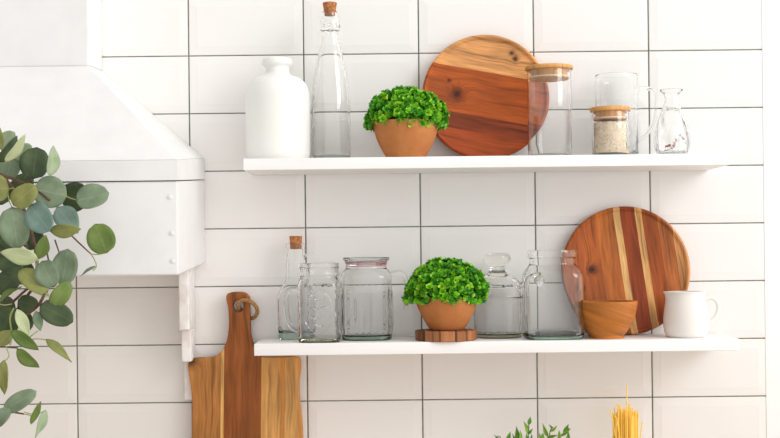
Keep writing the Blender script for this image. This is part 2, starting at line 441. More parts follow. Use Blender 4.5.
def topiary(loc, pot_pts, pcx, d, zb, dome_c, rx, rz, label, seed, rim_r):
    rnd = random.Random(seed); s = SC(d)
    t = thing('potted_topiary', loc, label, 'potted plant')
    bm = bmesh.new(); shell(bm, smooth_profile(prof(pcx, d, zb, pot_pts), 4), t=0.005, bt=0.008)
    mk('pot', bm, M_terracotta, t)
    bm = bmesh.new()
    zc = hgt(dome_c[0], dome_c[1], d, zb); xc = (dome_c[0]-pcx)/s
    solid(bm, [(rim_r*0.9/s, zc-0.002), (rim_r*0.99/s, zc+0.004), (rx*0.76/s, zc+rz*0.35/s), (rx*0.52/s, zc+rz*0.64/s), (rx*0.1/s, zc+rz*0.68/s)], 24, ratio=0.84)
    mk('moss', bm, M_leaf[2], t)
    bm = bmesh.new()
    n = 620
    for i in range(n):
        # even spread over a dome that hangs a little below the rim
        f = (i+0.5)/n
        cz = 1-f*1.20
        ph = i*2.39996+rnd.uniform(-.2, .2)
        sr = math.sqrt(max(0, 1-cz*cz))
        lump = 1+0.05*math.sin(ph*3+cz*5)+rnd.uniform(-0.09, 0.05)
        nv = Vector((sr*math.cos(ph), sr*math.sin(ph), cz))
        if cz < 0: rr = 1.0
        p = Vector((xc+nv.x*rx/s*lump, nv.y*rx/s*lump*0.80, zc+nv.z*rz/s*lump if cz > 0 else zc+nv.z*rz*1.2/s))
        p -= nv*0.005
        out = (nv+Vector((rnd.uniform(-.5, .5), rnd.uniform(-.5, .5), rnd.uniform(-.25, .55)))).normalized()
        if cz < 0: out = (out+Vector((0, 0, -0.5))).normalized()
        base = p-out*0.002
        ref = Vector((0, 0, 1)) if abs(out.z) < 0.8 else Vector((1, 0, 0))
        e1 = out.cross(ref).normalized(); e2 = out.cross(e1)
        k = rnd.choice((4, 5, 5, 6)); a0 = rnd.uniform(0, 6)
        tone = rnd.random()
        for j in range(k):
            a = a0+2*PI*j/k
            dv = out*0.75+(e1*math.cos(a)+e2*math.sin(a))*rnd.uniform(0.5, 0.95)
            mi = 1
            r_ = rnd.random()
            if tone < 0.18: mi = 2 if r_ < .6 else 1
            elif tone < 0.5: mi = 1 if r_ < .65 else 0
            elif tone < 0.9: mi = 0 if r_ < .7 else 1
            else: mi = 3 if r_ < .5 else 0
            leaflet(bm, base, dv, out, rnd.uniform(0.0075, 0.0105), rnd.uniform(0.0055, 0.0078), mi)
        leaflet(bm, base, out+e1*0.2, e2, 0.009, 0.006, 0 if tone > 0.5 else 1)
    mk('foliage', bm, M_leaf, t, angle=PI)
    return t
d = 0.096
topiary(place(406, 157, d, S1), [(18, 158), (20, 157.2), (20.5, 156), (24, 150), (28.5, 141), (31.5, 131), (32.6, 124), (32.7, 122.5), (32, 122)],
        406, d, S1, (406.5, 119.5), 40.5, 31.5, 'round green topiary in a plain terracotta bowl on the upper shelf', 11, 32)

# round boards ----------------------------------------------------------
def round_board(name, cx, cyp, rpx, d, zb, m, label, tilt):
    s = SC(d); R = rpx/s
    c = W(cx, cyp, d)
    loc = Vector((c.x, -d-0.012, zb))
    t = thing(name, loc, label, 'serving board', rot=(-tilt, 0, 0))
    bm = bmesh.new()
    # lathe about local Y, front is -Y
    P = [(0.0005, 0.006), (R-0.012, 0.006), (R-0.004, 0.004), (R-0.0006, -0.003), (R, -0.008), (R-0.0016, -0.0115), (R-0.004, -0.0125), (R-0.0065, -0.0115), (R-0.0085, -0.0085), (R-0.011, -0.0078), (0.0005, -0.0075)]
    rings = []
    seg = 96
    for r, y in P:
        rings.append([bm.verts.new((r*math.cos(2*PI*k/seg), y, r*math.sin(2*PI*k/seg))) for k in range(seg)])
    for a, b_ in zip(rings, rings[1:]): bridge(bm, a, b_)
    cap(bm, rings[0]); cap(bm, list(reversed(rings[-1])))
    mk('board', bm, m, t, loc=(0, 0, R))
    return t
# upper: pale segment on top, orange heartwood, darker band
wb1 = wood('laminated acacia, pale top segment', [(-0.2, (176, 78, 30)), (-0.064, (142, 62, 26)), (-0.036, (184, 88, 30)), (0.041, (222, 158, 98))],
           angle=PI/2-0.19, knots=[(-0.049, 0.006, 0.012), (-0.062, 0.030, 0.004), (0.052, 0.066, 0.006), (0.046, 0.076, 0.005)], dark=0.6, rough=0.4, coat=0.1)
round_board('serving_board', 485.3, 98, 63.4, 0.018, S1, wb1, 'round wooden serving board with pale top segment leaning behind the tall canister', 0.10)

# bamboo-lid jars ----------------------------------------------------------
def lid_jar(name, cx, d, zb, glass_r, y_top, lid_r, lid_y0, lid_y1, seal_y, label, fill=None):
    loc = place(cx, 157, d, zb); s = SC(d)
    t = thing(name, loc, label, 'jar')
    zt = hgt(cx, lid_y1, d+lid_r/s, zb)
    bm = bmesh.new(); R = glass_r/s
    shell(bm, [(R-0.003, 0), (R-0.0008, 0.0008), (R, 0.003), (R, 0.02), (R, zt*0.5), (R, zt-0.002), (R-0.0005, zt)], t=0.0018, bt=0.004, seg=64)
    mk('glass_body', bm, M_glass_thin, t)
    LR = lid_r/s; z0, z1 = hgt(cx, lid_y1, d+LR, zb), hgt(cx, lid_y0, d+LR, zb); zt = z0
    lid = None
    bm = bmesh.new(); solid(bm, [(LR-0.0025, z0), (LR-0.0006, z0+0.0007), (LR, z0+0.002), (LR, z1-0.002), (LR-0.0008, z1-0.0006), (LR-0.003, z1)], 64)
    lid = mk('lid', bm, M_bamboo, t)
    zp = hgt(cx, seal_y+3, d+LR, zb); ri = R-0.0024
    bm = bmesh.new(); solid(bm, [(ri-0.001, zp), (ri-0.0005, zp+0.0006), (ri-0.0005, zp+0.0042), (ri-0.0035, zp+0.0048), (ri-0.0035, z0+0.0005)], 48); mk('lid_plug', bm, M_bamboo, lid)
    bm = bmesh.new(); zm = hgt(cx, seal_y, d+LR, zb)
    tube(bm, [((ri-0.0005)*math.cos(2*PI*k/48), (ri-0.0005)*math.sin(2*PI*k/48), (zm+zp)/2) for k in range(48)], 0.0011, 6, closed=True)
    mk('seal_ring', bm, M_silicone, lid)
    return t, R, loc
lid_jar('glass_canister', 550, 0.10, S1, 21.9, 68, 24, 62.8, 67.0, 73, 'tall empty glass canister with flat bamboo lid in front of the round board')
t, R, loc = lid_jar('oat_jar', 610.7, 0.105, S1, 18.3, 111, 20.2, 105.2, 109.8, 115, 'small glass jar with bamboo lid filled with oat flakes')
# oats
M_oat = [mat('oat pale', (244, 226, 198), 0.8), mat('oat tan', (226, 196, 158), 0.8), mat('oat cream', (250, 240, 222), 0.8)]
bm = bmesh.new(); rr = R-0.0026; zt = hgt(610.7, 121.5, 0.105, S1)
rnd = random.Random(3)
solid(bm, [(rr-0.002, 0.0046), (rr-0.0012, 0.006), (rr-0.0012, zt-0.004), (rr*0.7, zt-0.0015), (0.002, zt)], 40)
for i in range(2600):
    side = i < 2100
    a = rnd.uniform(0, 2*PI)
    if side: z = rnd.uniform(0.006, zt-0.003); r0 = rr-0.0011; n_ = Vector((math.cos(a), math.sin(a), 0))
    else: r0 = rr*math.sqrt(rnd.random())*0.97; z = zt-0.004*(r0/rr); n_ = Vector((0, 0, 1))
    p = Vector((r0*math.cos(a), r0*math.sin(a), z))
    n_ = (n_+Vector((rnd.uniform(-.5, .5), rnd.uniform(-.5, .5), rnd.uniform(-.5, .5)))).normalized()
    e1 = n_.orthogonal().normalized(); e1.rotate(Matrix.Rotation(rnd.uniform(0, 6), 3, n_)); e2 = n_.cross(e1)
    ln, wd = rnd.uniform(0.0014, 0.0024), rnd.uniform(0.0009, 0.0014)
    vv = [bm.verts.new(p+e1*ln*cx_+e2*wd*cz_) for cx_, cz_ in ((-1, 0), (-.4, -.8), (.5, -.7), (1, 0), (.5, .8), (-.5, .8))]
    f = bm.faces.new(vv); f.material_index = rnd.choice((0, 0, 1, 2, 2))
for v in bm.verts:
    q = math.hypot(v.co.x, v.co.y)
    if q > rr: v.co.x *= rr/q; v.co.y *= rr/q
    v.co.z = max(v.co.z, 0.0042)
tag(mk('oat_flakes', bm, M_oat, loc=loc, angle=0.5), 'pale oat flakes filling the small bamboo-lidded jar', 'oats', kind='stuff')

# tall straight glass mug behind the oat jar ------------------------------------
d = 0.045; cx = 617; loc = place(cx, 156, d, S1); s = SC(d)
t = thing('glass_pitcher', loc, 'tall straight clear glass pitcher with side handle behind the oat jar', 'pitcher')
pr = prof(cx, d, S1, [(19.5, 158), (20.8, 156), (21, 150), (21, 110), (21, 79), (21, 76), (20.6, 75)])
bm = bmesh.new(); shell(bm, pr, t=0.0026, bt=0.009, seg=64); mk('body', bm, M_glass_green, t)
def hpts(lst, cx, d, zb, dy=0.0): return spline([((x-cx)/SC(d), dy, hgt(x, y, d, zb)) for x, y in lst], 6)
bm = bmesh.new(); tube(bm, hpts([(637, 88.5), (643, 88.5), (649, 88.5), (653.5, 90.5), (655, 96), (655, 106), (654, 118), (651, 128), (645, 136), (638, 140)], cx, d, S1), 0.0036, 12)
mk('handle', bm, M_glass_green, t)

# little twisted vase -------------------------------------------------------
d = 0.075; cx = 672; loc = place(cx, 156, d, S1); s = SC(d)
pr = smooth_profile(prof(cx, d, S1, [(12.5, 157), (14.5, 155.5), (16.6, 148), (17.1, 139), (15.8, 129), (12.4, 117), (8.6, 107), (6.8, 101), (6.7, 97), (8.0, 94), (10.2, 92), (11.3, 90.8), (11.2, 89.8)]), 4)
def twist(a, z):
    z1 = max(0, 1-abs(z-0.03)/0.045)
    return 0.0019*math.sin(6*a+z*75)*min(1, z1*1.5)
bm = bmesh.new(); shell(bm, pr, t=0.002, bt=0.005, seg=84, mod=twist)
tag(mk('bud_vase', bm, M_glass_wavy, loc=loc, angle=PI), 'small twisted clear glass bud vase at the right end of upper shelf', 'vase')
# dried flower sprig inside
bm = bmesh.new(); rnd = random.Random(5)
M_dry = [mat('dried stem', (160, 130, 110), 0.9), mat('dried petal', (188, 132, 130), 0.9), mat('dried petal dark', (140, 92, 92), 0.9)]
tube(bm, spline([(-0.010, 0, 0.0075), (-0.002, 0.002, 0.014), (0.006, 0, 0.024), (0.009, 0, 0.032)], 4), 0.0006, 6)
for i in range(34):
    u = rnd.random(); p = Vector((-0.008+0.017*u, rnd.uniform(-.005, .005), 0.0085+0.02*u))
    p.x += rnd.uniform(-.003, .003); p.z += rnd.uniform(-.001, .003)
    dv = Vector((rnd.uniform(-1, 1), rnd.uniform(-1, 1), rnd.uniform(-.6, 1)))
    leaflet(bm, p, dv, Vector((0.1, 0.3, 1)), 0.0042, 0.0028, rnd.choice((1, 1, 2)))
for v in bm.verts:
    v.co.z = max(v.co.z, 0.0056)
tag(mk('dried_flower_sprig', bm, M_dry, loc=loc), 'tiny dusky pink dried flower sprig inside the glass bud vase', 'dried flower')

# ================================================================== LOWER SHELF
# square decanter bottle with cork and ring handle
d = 0.034; cx = 296.5; loc = place(297, 340, d, S2); s = SC(d)
t = thing('cork_bottle', loc, 'flat shouldered clear glass bottle with cork, left end of lower shelf', 'bottle')
pr = smooth_profile(prof(cx, d, S2, [(16.5, 341, 4), (17.6, 339, 4), (18.6, 325, 4), (19.2, 305, 4), (18.8, 296, 3.6), (14.8, 287, 3), (10.8, 281, 2.4), (10.6, 276, 2.2), (10.4, 272, 2.1), (9.4, 260, 2), (8.9, 252, 2), (8.9, 249, 2), (9.4, 247.5, 2), (9.2, 244, 2), (8.6, 243, 2)]), 4)
bm = bmesh.new(); shell(bm, pr, t=0.0024, bt=0.011, ratio=0.7); mk('body', bm, M_glass, t)
bm = bmesh.new(); solid(bm, [(15.6/s, 0.001, 4), (16.8/s, 0.003, 4), (17.2/s, 0.0095, 4)], 48, ratio=0.7); mk('base_glass', bm, M_water_green, t)
cork(0, 0, 236, 249, 296.8, d, S2, t, loc, 5.6, 6.5)
bm = bmesh.new(); tube(bm, hpts([(302, 262), (304.5, 257), (309, 253.8), (314, 255), (317.5, 260), (318, 268), (315, 280), (309, 290)], cx, d, S2), 0.0021, 10); mk('handle', bm, M_glass, t)

# mason mug
d = 0.100; cx = 320; loc = place(cx, 342, d, S2); s = SC(d)
t = thing('jar_mug', loc, 'square ribbed-neck glass jar mug with embossed oval and side handle', 'mug')
pr = smooth_profile(prof(cx, d, S2, [(18.8, 344, 4), (20.6, 341, 4.2), (21.2, 336, 4.2), (21.5, 310, 4.2), (21.5, 289, 4.2), (20.6, 282, 3.4), (19.2, 278, 2.4), (19.4, 276, 2), (20.4, 274.8, 2), (20.2, 273, 2), (19.0, 271, 2), (19.2, 269, 2), (20.0, 267.5, 2), (19.2, 266, 2), (19.6, 263.8, 2), (19.0, 263, 2)]), 3)
bm = bmesh.new(); shell(bm, pr, t=0.003, bt=0.009, seg=64); mk('body', bm, M_glass_warm, t)
bm = bmesh.new(); solid(bm, [(17.6/s, 0.001, 4), (19.6/s, 0.003, 4), (20.2/s, 0.0062, 4)], 48); mk('base_glass', bm, M_yellow_glass, t)
bm = bmesh.new(); tube(bm, hpts([(299, 289), (293, 289), (288.5, 291), (286.5, 296), (286.5, 306), (287.5, 316), (290, 324), (294, 329), (299.5, 331)], cx, d, S2), 0.0031, 12, flat=1.3); mk('handle', bm, M_glass_warm, t)
# embossed oval and illegible raised lettering
bm = bmesh.new(); R = 21.5/s
yf = -R-0.0003
zc = hgt(cx, 311, d, S2)
tube(bm, [(0.0245*math.cos(a)*1.0*(1-0.25*abs(math.sin(a))**3), yf, zc+0.036*math.sin(a)) for a in [2*PI*k/48 for k in range(48)]], 0.0007, 6, closed=True)
rnd = random.Random(9)
for row, (zz, wdt) in enumerate(((0.021, 0.026), (0.006, 0.036), (-0.009, 0.036), (-0.021, 0.022))):
    pts = []; k = int(wdt/0.0016)
    for i in range(k):
        pts.append((-wdt/2+i*0.0016, yf, zc+zz+(0.0026 if row else 0.0018)*math.sin(i*1.9)+0.002*math.cos(i*0.35)))
    tube(bm, pts, 0.0006, 5)
mk('embossing', bm, M_glass_warm, t)

# pitcher with glass lid and pink seal
d = 0.062; cx = 367; loc = place(cx, 340, d, S2); s = SC(d)
t = thing('lidded_pitcher', loc, 'ribbed clear glass pitcher with glass lid and pink seal ring', 'pitcher')
def ribs(a, z):
    h = 0.085
    if z < 0.012 or z > h: return 0
    f = min(1, (z-0.012)/0.01, (h-z)/0.006)
    return 0.0020*f*abs(math.sin(13*a))-0.0006*f
pr = smooth_profile(prof(cx, d, S2, [(23, 341, 2.6), (25, 338, 2.8), (25.6, 330, 2.9), (25.6, 300, 2.9), (25.6, 280, 2.9), (25, 275, 2.7), (22.6, 270.5, 2.3), (20.8, 268, 2), (20.6, 264, 2), (21.4, 261.5, 2), (20.8, 261, 2)]), 4)
bm = bmesh.new(); shell(bm, pr, t=0.003, bt=0.007, seg=256, mod=ribs); mk('body', bm, M_glass, t)
bm = bmesh.new(); solid(bm, [(22/s, 0.001, 2.6), (23.6/s, 0.0025, 2.8), (23.8/s, 0.0064, 2.8)], 48); mk('base_glass', bm, M_water_green, t)
z0 = hgt(cx, 261.3, d, S2)
lx = -1.6/s
bm = bmesh.new(); solid(bm, [(19/s, z0-0.008), (19.6/s, z0-0.006), (19.8/s, z0-0.001), (21.0/s, z0), (23.2/s, z0+0.0015), (23.6/s, z0+0.005), (22.8/s, z0+0.0068), (21/s, z0+0.0062)], 56)
lid = mk('lid', bm, M_glass_green, t)
bm = bmesh.new()
for zz in (z0-0.0012, z0-0.0075):
    tube(bm, [((19.9/s)*math.cos(2*PI*k/48), (19.9/s)*math.sin(2*PI*k/48), zz) for k in range(48)], 0.0009, 6, closed=True)
for a in (-1.95, -0.95): 
    tube(bm, [((20.0/s)*math.cos(a), (20.0/s)*math.sin(a), z0-0.001), ((20.0/s)*math.cos(a), (20.0/s)*math.sin(a), z0-0.0075)], 0.0017, 8)
mk('seal_ring', bm, M_pink, lid)
bm = bmesh.new(); tube(bm, hpts([(392, 274), (398, 272.5), (403, 273.5), (406.5, 279), (407.5, 290), (407, 302), (406, 310)], cx, d, S2, 0.006), 0.0038, 12); mk('handle', bm, M_glass_green, t)

# second topiary on a wood slice
d = 0.098; zslice = 0.0165
loc = place(446, 341, d, S2); s = SC(d)
M_bark = wood('sawn wood slice', [(-0.2, (150, 96, 62)), (-0.040, (98, 60, 38)), (-0.036, (188, 126, 84)), (-0.018, (176, 114, 74)), (-0.014, (110, 66, 42)), (-0.011, (192, 130, 88)), (0.012, (112, 70, 44)), (0.015, (184, 122, 80)), (0.030, (104, 64, 40)), (0.033, (172, 112, 72))], angle=0, rough=0.7, dark=0.5, gscale=0.45)
bm = bmesh.new(); R = 30.5/s
solid(bm, [(R-0.001, 0), (R+0.0004, 0.001), (R, 0.008), (R+0.0003, zslice-0.0012), (R-0.001, zslice)], 60, mod=lambda a, z: 0.0006*math.sin(5*a)+0.0004*math.sin(11*a+1), ratio=0.98)
tag(mk('wood_slice', bm, M_bark, loc=loc), 'round brown wood slice coaster under the lower shelf topiary', 'coaster')
loc2 = Vector((place(447, 330, d, S2).x, -d, S2+zslice+0.0002))
topiary(loc2, [(13, 332), (15, 331.2), (18, 328), (23, 320), (27.5, 311), (31, 302), (31.6, 298.5), (31, 298)],
        447, d, S2+zslice, (447, 293.5), 41, 34.5, 'round green topiary in a terracotta bowl standing on the wood slice', 23, 29)

# cookie jar
d = 0.046; cx = 498; loc = place(cx, 338, d, S2); s = SC(d)
t = thing('biscuit_jar', loc, 'squat clear glass jar with round knobbed glass lid on lower shelf', 'jar')
pr = smooth_profile(prof(cx, d, S2, [(21, 339, 2), (23.4, 337, 2), (24, 333, 2), (24, 320, 2), (24, 305, 2), (23.8, 298.5, 2), (24.4, 297, 2), (23.8, 295.5, 2), (23.4, 290, 2), (23.2, 288.5, 2)]), 3)
bm = bmesh.new(); shell(bm, pr, t=0.003, bt=0.006); mk('body', bm, M_glass_warm, t)
bm = bmesh.new(); solid(bm, [(20/s, 0.001), (21.5/s, 0.002), (21.8/s, 0.0056)], 48); mk('base_glass', bm, M_yellow_glass, t)
lp = smooth_profile([(r/s, hgt(cx, y, d, S2)) for r, y in ((24, 288.3), (24.2, 287), (23.2, 284), (20.5, 279.5), (15, 275.5), (9.8, 273.3), (8.2, 271), (7.4, 268), (8.4, 265.6), (12.4, 262.5), (13.6, 259), (12.8, 255.5), (9.5, 253.4), (4, 252.6), (0.2, 252.5))], 3)
lpi = [(21.5/s, hgt(cx, 288.3, d, S2)), (20.5/s, hgt(cx, 284.5, d, S2)), (17/s, hgt(cx, 280.5, d, S2)), (9/s, hgt(cx, 276.8, d, S2)), (0.2/s, hgt(cx, 276, d, S2))]
bm = bmesh.new(); full = list(reversed(lpi))+lp
solid(bm, full, 56); mk('lid', bm, M_glass_warm, t)

# faceted milk jug of glass
d = 0.090; cx = 553; loc = place(cx, 338, d, S2); s = SC(d)
t = thing('glass_jug', loc, 'wide necked clear glass jug with square body and handle in front of the round board', 'jug', rot=(0, 0, 0))
pr = smooth_profile(prof(cx, d, S2, [(27, 340, 4), (29, 337, 4.5), (29.6, 332, 4.6), (29.6, 305, 4.6), (29.4, 279, 4.4), (28, 272, 3.6), (25, 266.5, 2.6), (23.2, 264, 2), (23.2, 260, 2), (23.4, 258, 2), (25, 256.5, 2), (25.2, 253, 2), (24.6, 250.5, 2), (24.2, 250, 2)]), 4)
bm = bmesh.new(); shell(bm, pr, t=0.003, bt=0.006, seg=64, ratio=0.86); mk('body', bm, M_glass, t)
bm = bmesh.new(); solid(bm, [(26/s, 0.001, 4.4), (27.6/s, 0.0025, 4.4), (27.8/s, 0.0056, 4.4)], 48, ratio=0.86); mk('base_glass', bm, M_water_green, t)
bm = bmesh.new()
hp = [((x-cx)/s, y_, hgt(x, y, d, S2)) for x, y, y_ in ((538, 274, -0.030), (532, 275, -0.038), (526, 279, -0.042), (524, 287, -0.043), (524, 300, -0.043), (524, 314, -0.042))]
tube(bm, spline(hp, 6), 0.0042, 12); mk('handle', bm, M_glass, t)
bm = bmesh.new()
solid(bm, [(0.0, 0), (0.0070, 0.0004), (0.0086, 0.0016), (0.0070, 0.0028), (0.004, 0.0034), (0.0, 0.0035)], 28)
mk('boss', bm, M_glass, t, loc=((537-cx)/s, -29.6/s*0.86+0.002, hgt(cx, 280, d, S2)), rot=(PI/2, 0, 0))

# second round board
wb2 = wood('striped acacia', [(-0.2, (170, 88, 36)), (-0.075, (180, 94, 38)), (-0.040, (192, 108, 46)), (-0.008, (232, 182, 116)), (0.0035, (150, 66, 26)), (0.029, (222, 168, 104)), (0.041, (160, 80, 34)), (0.066, (184, 106, 54)), (0.088, (216, 150, 92))],
           angle=0.12, knots=[(-0.058, 0.002, 0.0085), (-0.075, -0.03, 0.006)], dark=0.55, rough=0.38, coat=0.1)
round_board('serving_board', 624.8, 269, 64.3, 0.018, S2, wb2, 'round wooden serving board with vertical pale stripes leaning behind the bowl', 0.10)

# wooden bowl
d = 0.095; cx = 606.5; loc = place(cx, 339, d, S2)
pr = prof(cx, d, S2, [(17, 340), (17.5, 339), (17.4, 335.5), (18, 334.2), (21.5, 330), (26.4, 322), (28.9, 314.5), (30.5, 306), (31.0, 302), (30.8, 301)])
bm = bmesh.new(); shell(bm, smooth_profile(pr, 3), t=0.0045, bt=0.012)
tag(mk('wooden_bowl', bm, M_bowl, loc=loc), 'small golden brown wooden bowl with narrow foot on lower shelf', 'bowl')

# milk jug
d = 0.09; cx = 686; loc = place(cx, 337, d, S2); s = SC(d)
t = thing('milk_jug', loc, 'small glossy white milk jug at the right end of lower shelf', 'jug')
pr = smooth_profile(prof(cx, d, S2, [(15, 338), (18, 336.6), (20.8, 333), (22.2, 326), (22.2, 318), (21.2, 309), (19.6, 300), (18.8, 294.5), (19.2, 292), (19.0, 291.3)]), 4)
def spout_mod(a, z):
    zt_ = pr[-1][1]; f = max(0, (z-zt_*0.72)/(zt_*0.28))
    da = abs((a-PI+PI) % (2*PI)-PI)
    return 0.0060*f*f*math.exp(-(da/0.33)**2)
bm = bmesh.new(); shell(bm, pr, t=0.0032, bt=0.005, seg=72, mod=spout_mod, mod_in=spout_mod); mk('body', bm, M_ceramic, t)
bm = bmesh.new(); tube(bm, hpts([(703, 301), (707, 298.5), (712, 298), (716.5, 300.5), (718.6, 306), (718, 312), (715, 318), (710.5, 322), (705.5, 324.5)], cx, d, S2), 0.0036, 14, flat=1.0); mk('handle', bm, M_ceramic, t)

# ================================================================== CUTTING BOARD
d = 0.030
outline_px = [(228.2, 300), (226.2, 296), (228, 293.6), (232, 292.4), (238, 292), (244, 292.8), (248, 295.5), (249.6, 300), (249.8, 310), (249.8, 322), (250.6, 334), (252.6, 344), (255.5, 352), (261, 356.5), (270, 357.6), (282, 357.2), (293, 356.6), (298.5, 358), (300.5, 362), (300.6, 370), (299.0, 382), (299.2, 396), (301, 412), (302.5, 430), (303.2, 470), (303.5, 543), (302, 556), (298, 561.2),
              (200, 561.2), (194, 558), (191.5, 548), (191, 500), (191.6, 440), (192, 420), (192, 402), (190.4, 385), (188.2, 370), (188.4, 363), (191.5, 359.4), (198, 358), (207, 358), (215, 356.5), (221, 352), (225.5, 344), (228, 334), (228.8, 320), (228.0, 308)]
outline_px[0] = (226.4, 301)
outline = [(W(x, y, d).x, W(x, y, d).z) for x, y in outline_px]
zmin = min(z for _, z in outline)
bx = W(246, 500, d).x
cb = thing('cutting_board', (bx, -d, COUNTER), 'large paddle shaped wooden cutting board with handle leaning on tiles below lower shelf', 'cutting board')
out2 = [(x-bx, (z-zmin)) for x, z in outline]
# smooth outline
def smooth_closed(p, sub=3):
    o = []
    n_ = len(p)
    for i in range(n_):
        p0, p1, p2, p3 = p[i-1], p[i], p[(i+1) % n_], p[(i+2) % n_]
        for j in range(sub):
            t_ = j/sub
            o.append(tuple(0.5*((2*b_)+(-a+c)*t_+(2*a-5*b_+4*c-d_)*t_*t_+(-a+3*b_-3*c+d_)*t_**3) for a, b_, c, d_ in zip(p0, p1, p2, p3)))
    return o
out2 = smooth_closed(out2)
hc = W(238.2, 306.3, d); hcx, hcz = hc.x-bx, hc.z-zmin
def board_with_hole(outline, hx, hz, rx, rz, y0, y1):
    me = bpy.data.meshes.new('tmp'); bm = bmesh.new()
    nh = 24
    hole = [(hx+rx*math.cos(2*PI*k/nh), hz+rz*math.sin(2*PI*k/nh)) for k in range(nh)]
    ev = []
    for loop in (outline, hole):
        vv = [bm.verts.new((x, y0, z)) for x, z in loop]
        for i in range(len(vv)): ev.append(bm.edges.new((vv[i], vv[(i+1) % len(vv)])))
    bmesh.ops.triangle_fill(bm, use_beauty=True, use_dissolve=False, edges=ev)
    # drop any faces filled inside the hole
    kill = [f for f in bm.faces if ((f.calc_center_median().x-hx)/rx)**2+((f.calc_center_median().z-hz)/rz)**2 < 0.8]
    bmesh.ops.delete(bm, geom=kill, context='FACES_ONLY')
    r = bmesh.ops.extrude_face_region(bm, geom=list(bm.faces))
    for v in [g for g in r['geom'] if isinstance(g, bmesh.types.BMVert)]: v.co.y = y1
    bmesh.ops.recalc_face_normals(bm, faces=bm.faces)
    es = [e for e in bm.edges if len(e.link_faces) == 2 and e.calc_face_angle(0) > 1.2 and abs(e.verts[0].co.y-e.verts[1].co.y) < 1e-6]
    bmesh.ops.bevel(bm, geom=es, offset=0.0022, segments=3, affect='EDGES', profile=0.5)
    return bm
wb3 = wood('olive and walnut laminated wood', [(-0.3, (190, 128, 68)), (-0.0495, (232, 180, 108)), (-0.0425, (156, 90, 42)), (0.020, (226, 168, 98)), (0.052, (204, 140, 72)), (0.062, (230, 174, 104)), (0.082, (214, 150, 82))],
           angle=-0.02, dark=0.62, rough=0.5, bend=0.006, gscale=0.8, knots=[(-0.09, 0.345, 0.010)])
bm = board_with_hole(out2, hcx, hcz, 5.3/SC(d), 5.9/SC(d), 0.0, 0.018)
mk('board', bm, wb3, cb)
# rope loop
M_rope = noisy('jute rope', (190, 148, 100), (150, 108, 66), 300, 0.95, bump=0.6, stretch=(1, 1, 1))
rp = []
def RP(px, py, y): p = W(px, py, d); return (p.x-bx, y, p.z-zmin)
ctrl = [RP(238.5, 309, 0.008), RP(238.2, 304.5, -0.001), RP(241, 301, -0.005), RP(247, 300.4, -0.006), RP(253, 303, -0.005), RP(257, 308.5, -0.002), RP(256.5, 314, 0.004), RP(252.5, 318.5, 0.012), RP(247, 318, 0.0235), RP(241, 312, 0.0235), RP(238.5, 309.5, 0.018)]
cl = smooth_closed(ctrl, 10)
bm = bmesh.new()
tangents = []
P_ = [Vector(q) for q in cl]
for strand in range(3):
    pts = []
    for i, p in enumerate(P_):
        tg = (P_[(i+1) % len(P_)]-P_[i-1]).normalized()
        e1 = tg.cross(Vector((0.1, 1, 0.2))).normalized(); e2 = tg.cross(e1)
        a = 2*PI*strand/3+2*PI*14*i/len(P_)
        pts.append(p+(e1*math.cos(a)+e2*math.sin(a))*0.0017)
    tube(bm, pts, 0.0019, 7, closed=True)
mk('rope_loop', bm, M_rope, cb)

# ================================================================== SPAGHETTI
M_pasta = mat('dry spaghetti', (255, 214, 100), 0.45, 0.4)
jar_c = Vector((W(625.5, 500, 0.10).x, -0.10, COUNTER))
bm = bmesh.new(); shell(bm, [(0.031, 0), (0.034, 0.002), (0.034, 0.06), (0.034, 0.13), (0.0335, 0.131)], t=0.002, bt=0.005)
tag(mk('pasta_glass', bm, M_glass_thin, loc=jar_c), 'straight clear glass on the worktop holding the upright spaghetti', 'glass')
rnd = random.Random(21)
def strand_obj(first, p0, p1, label, group):
    v = p1-p0
    if first is None:
        bm = bmesh.new()
        tube(bm, [(0, 0, 0.27*k/6) for k in range(7)], 0.0010, 7)
        o = mk('spaghetti_strand', bm, M_pasta)
    else:
        o = first.copy(); COL.objects.link(o)
    o.location = p0; o.rotation_euler = v.to_track_quat('Z', 'Y').to_euler()
    o.scale = (1, 1, v.length/0.27)
    return tag(o, label, 'spaghetti', group)
first = None
G = 'spaghetti strands standing in the pasta glass'
def strand(px, py, bx_off, by_off, dd, label=None):
    global first
    tip = W(px, py, 0.10+dd)
    p0 = Vector((jar_c.x+bx_off, jar_c.y+by_off, COUNTER+0.006))
    o = strand_obj(first, p0, tip, label or 'thin golden dry spaghetti strand standing upright within the bundle', G)
    if first is None: first = o
strand(627, 384.5, -0.006, -0.004, 0.004, 'single longest spaghetti strand rising high above the bundle')
strand(610.3, 409, 0.022, -0.010, 0.012, 'spaghetti strand leaning out at the left edge of bundle')
strand(642.5, 421.5, -0.010, -0.012, 0.010, 'spaghetti strand leaning out at the right edge of bundle')
strand(616.5, 417, 0.020, -0.016, 0.016, 'short spaghetti strand slanting across the front of the bundle')
for i in range(110):
    u = rnd.uniform(-1, 1); a = rnd.uniform(-1, 1)*math.sqrt(max(0, 1-u*u))
    x = 625.5+12.8*u
    top = 409+abs(u)**2*5+rnd.uniform(-1.5, 9)
    if rnd.random() < 0.12: top -= 6
    strand(x, top, 0.019*u+rnd.uniform(-.003, .003), 0.016*a, -0.020*a)

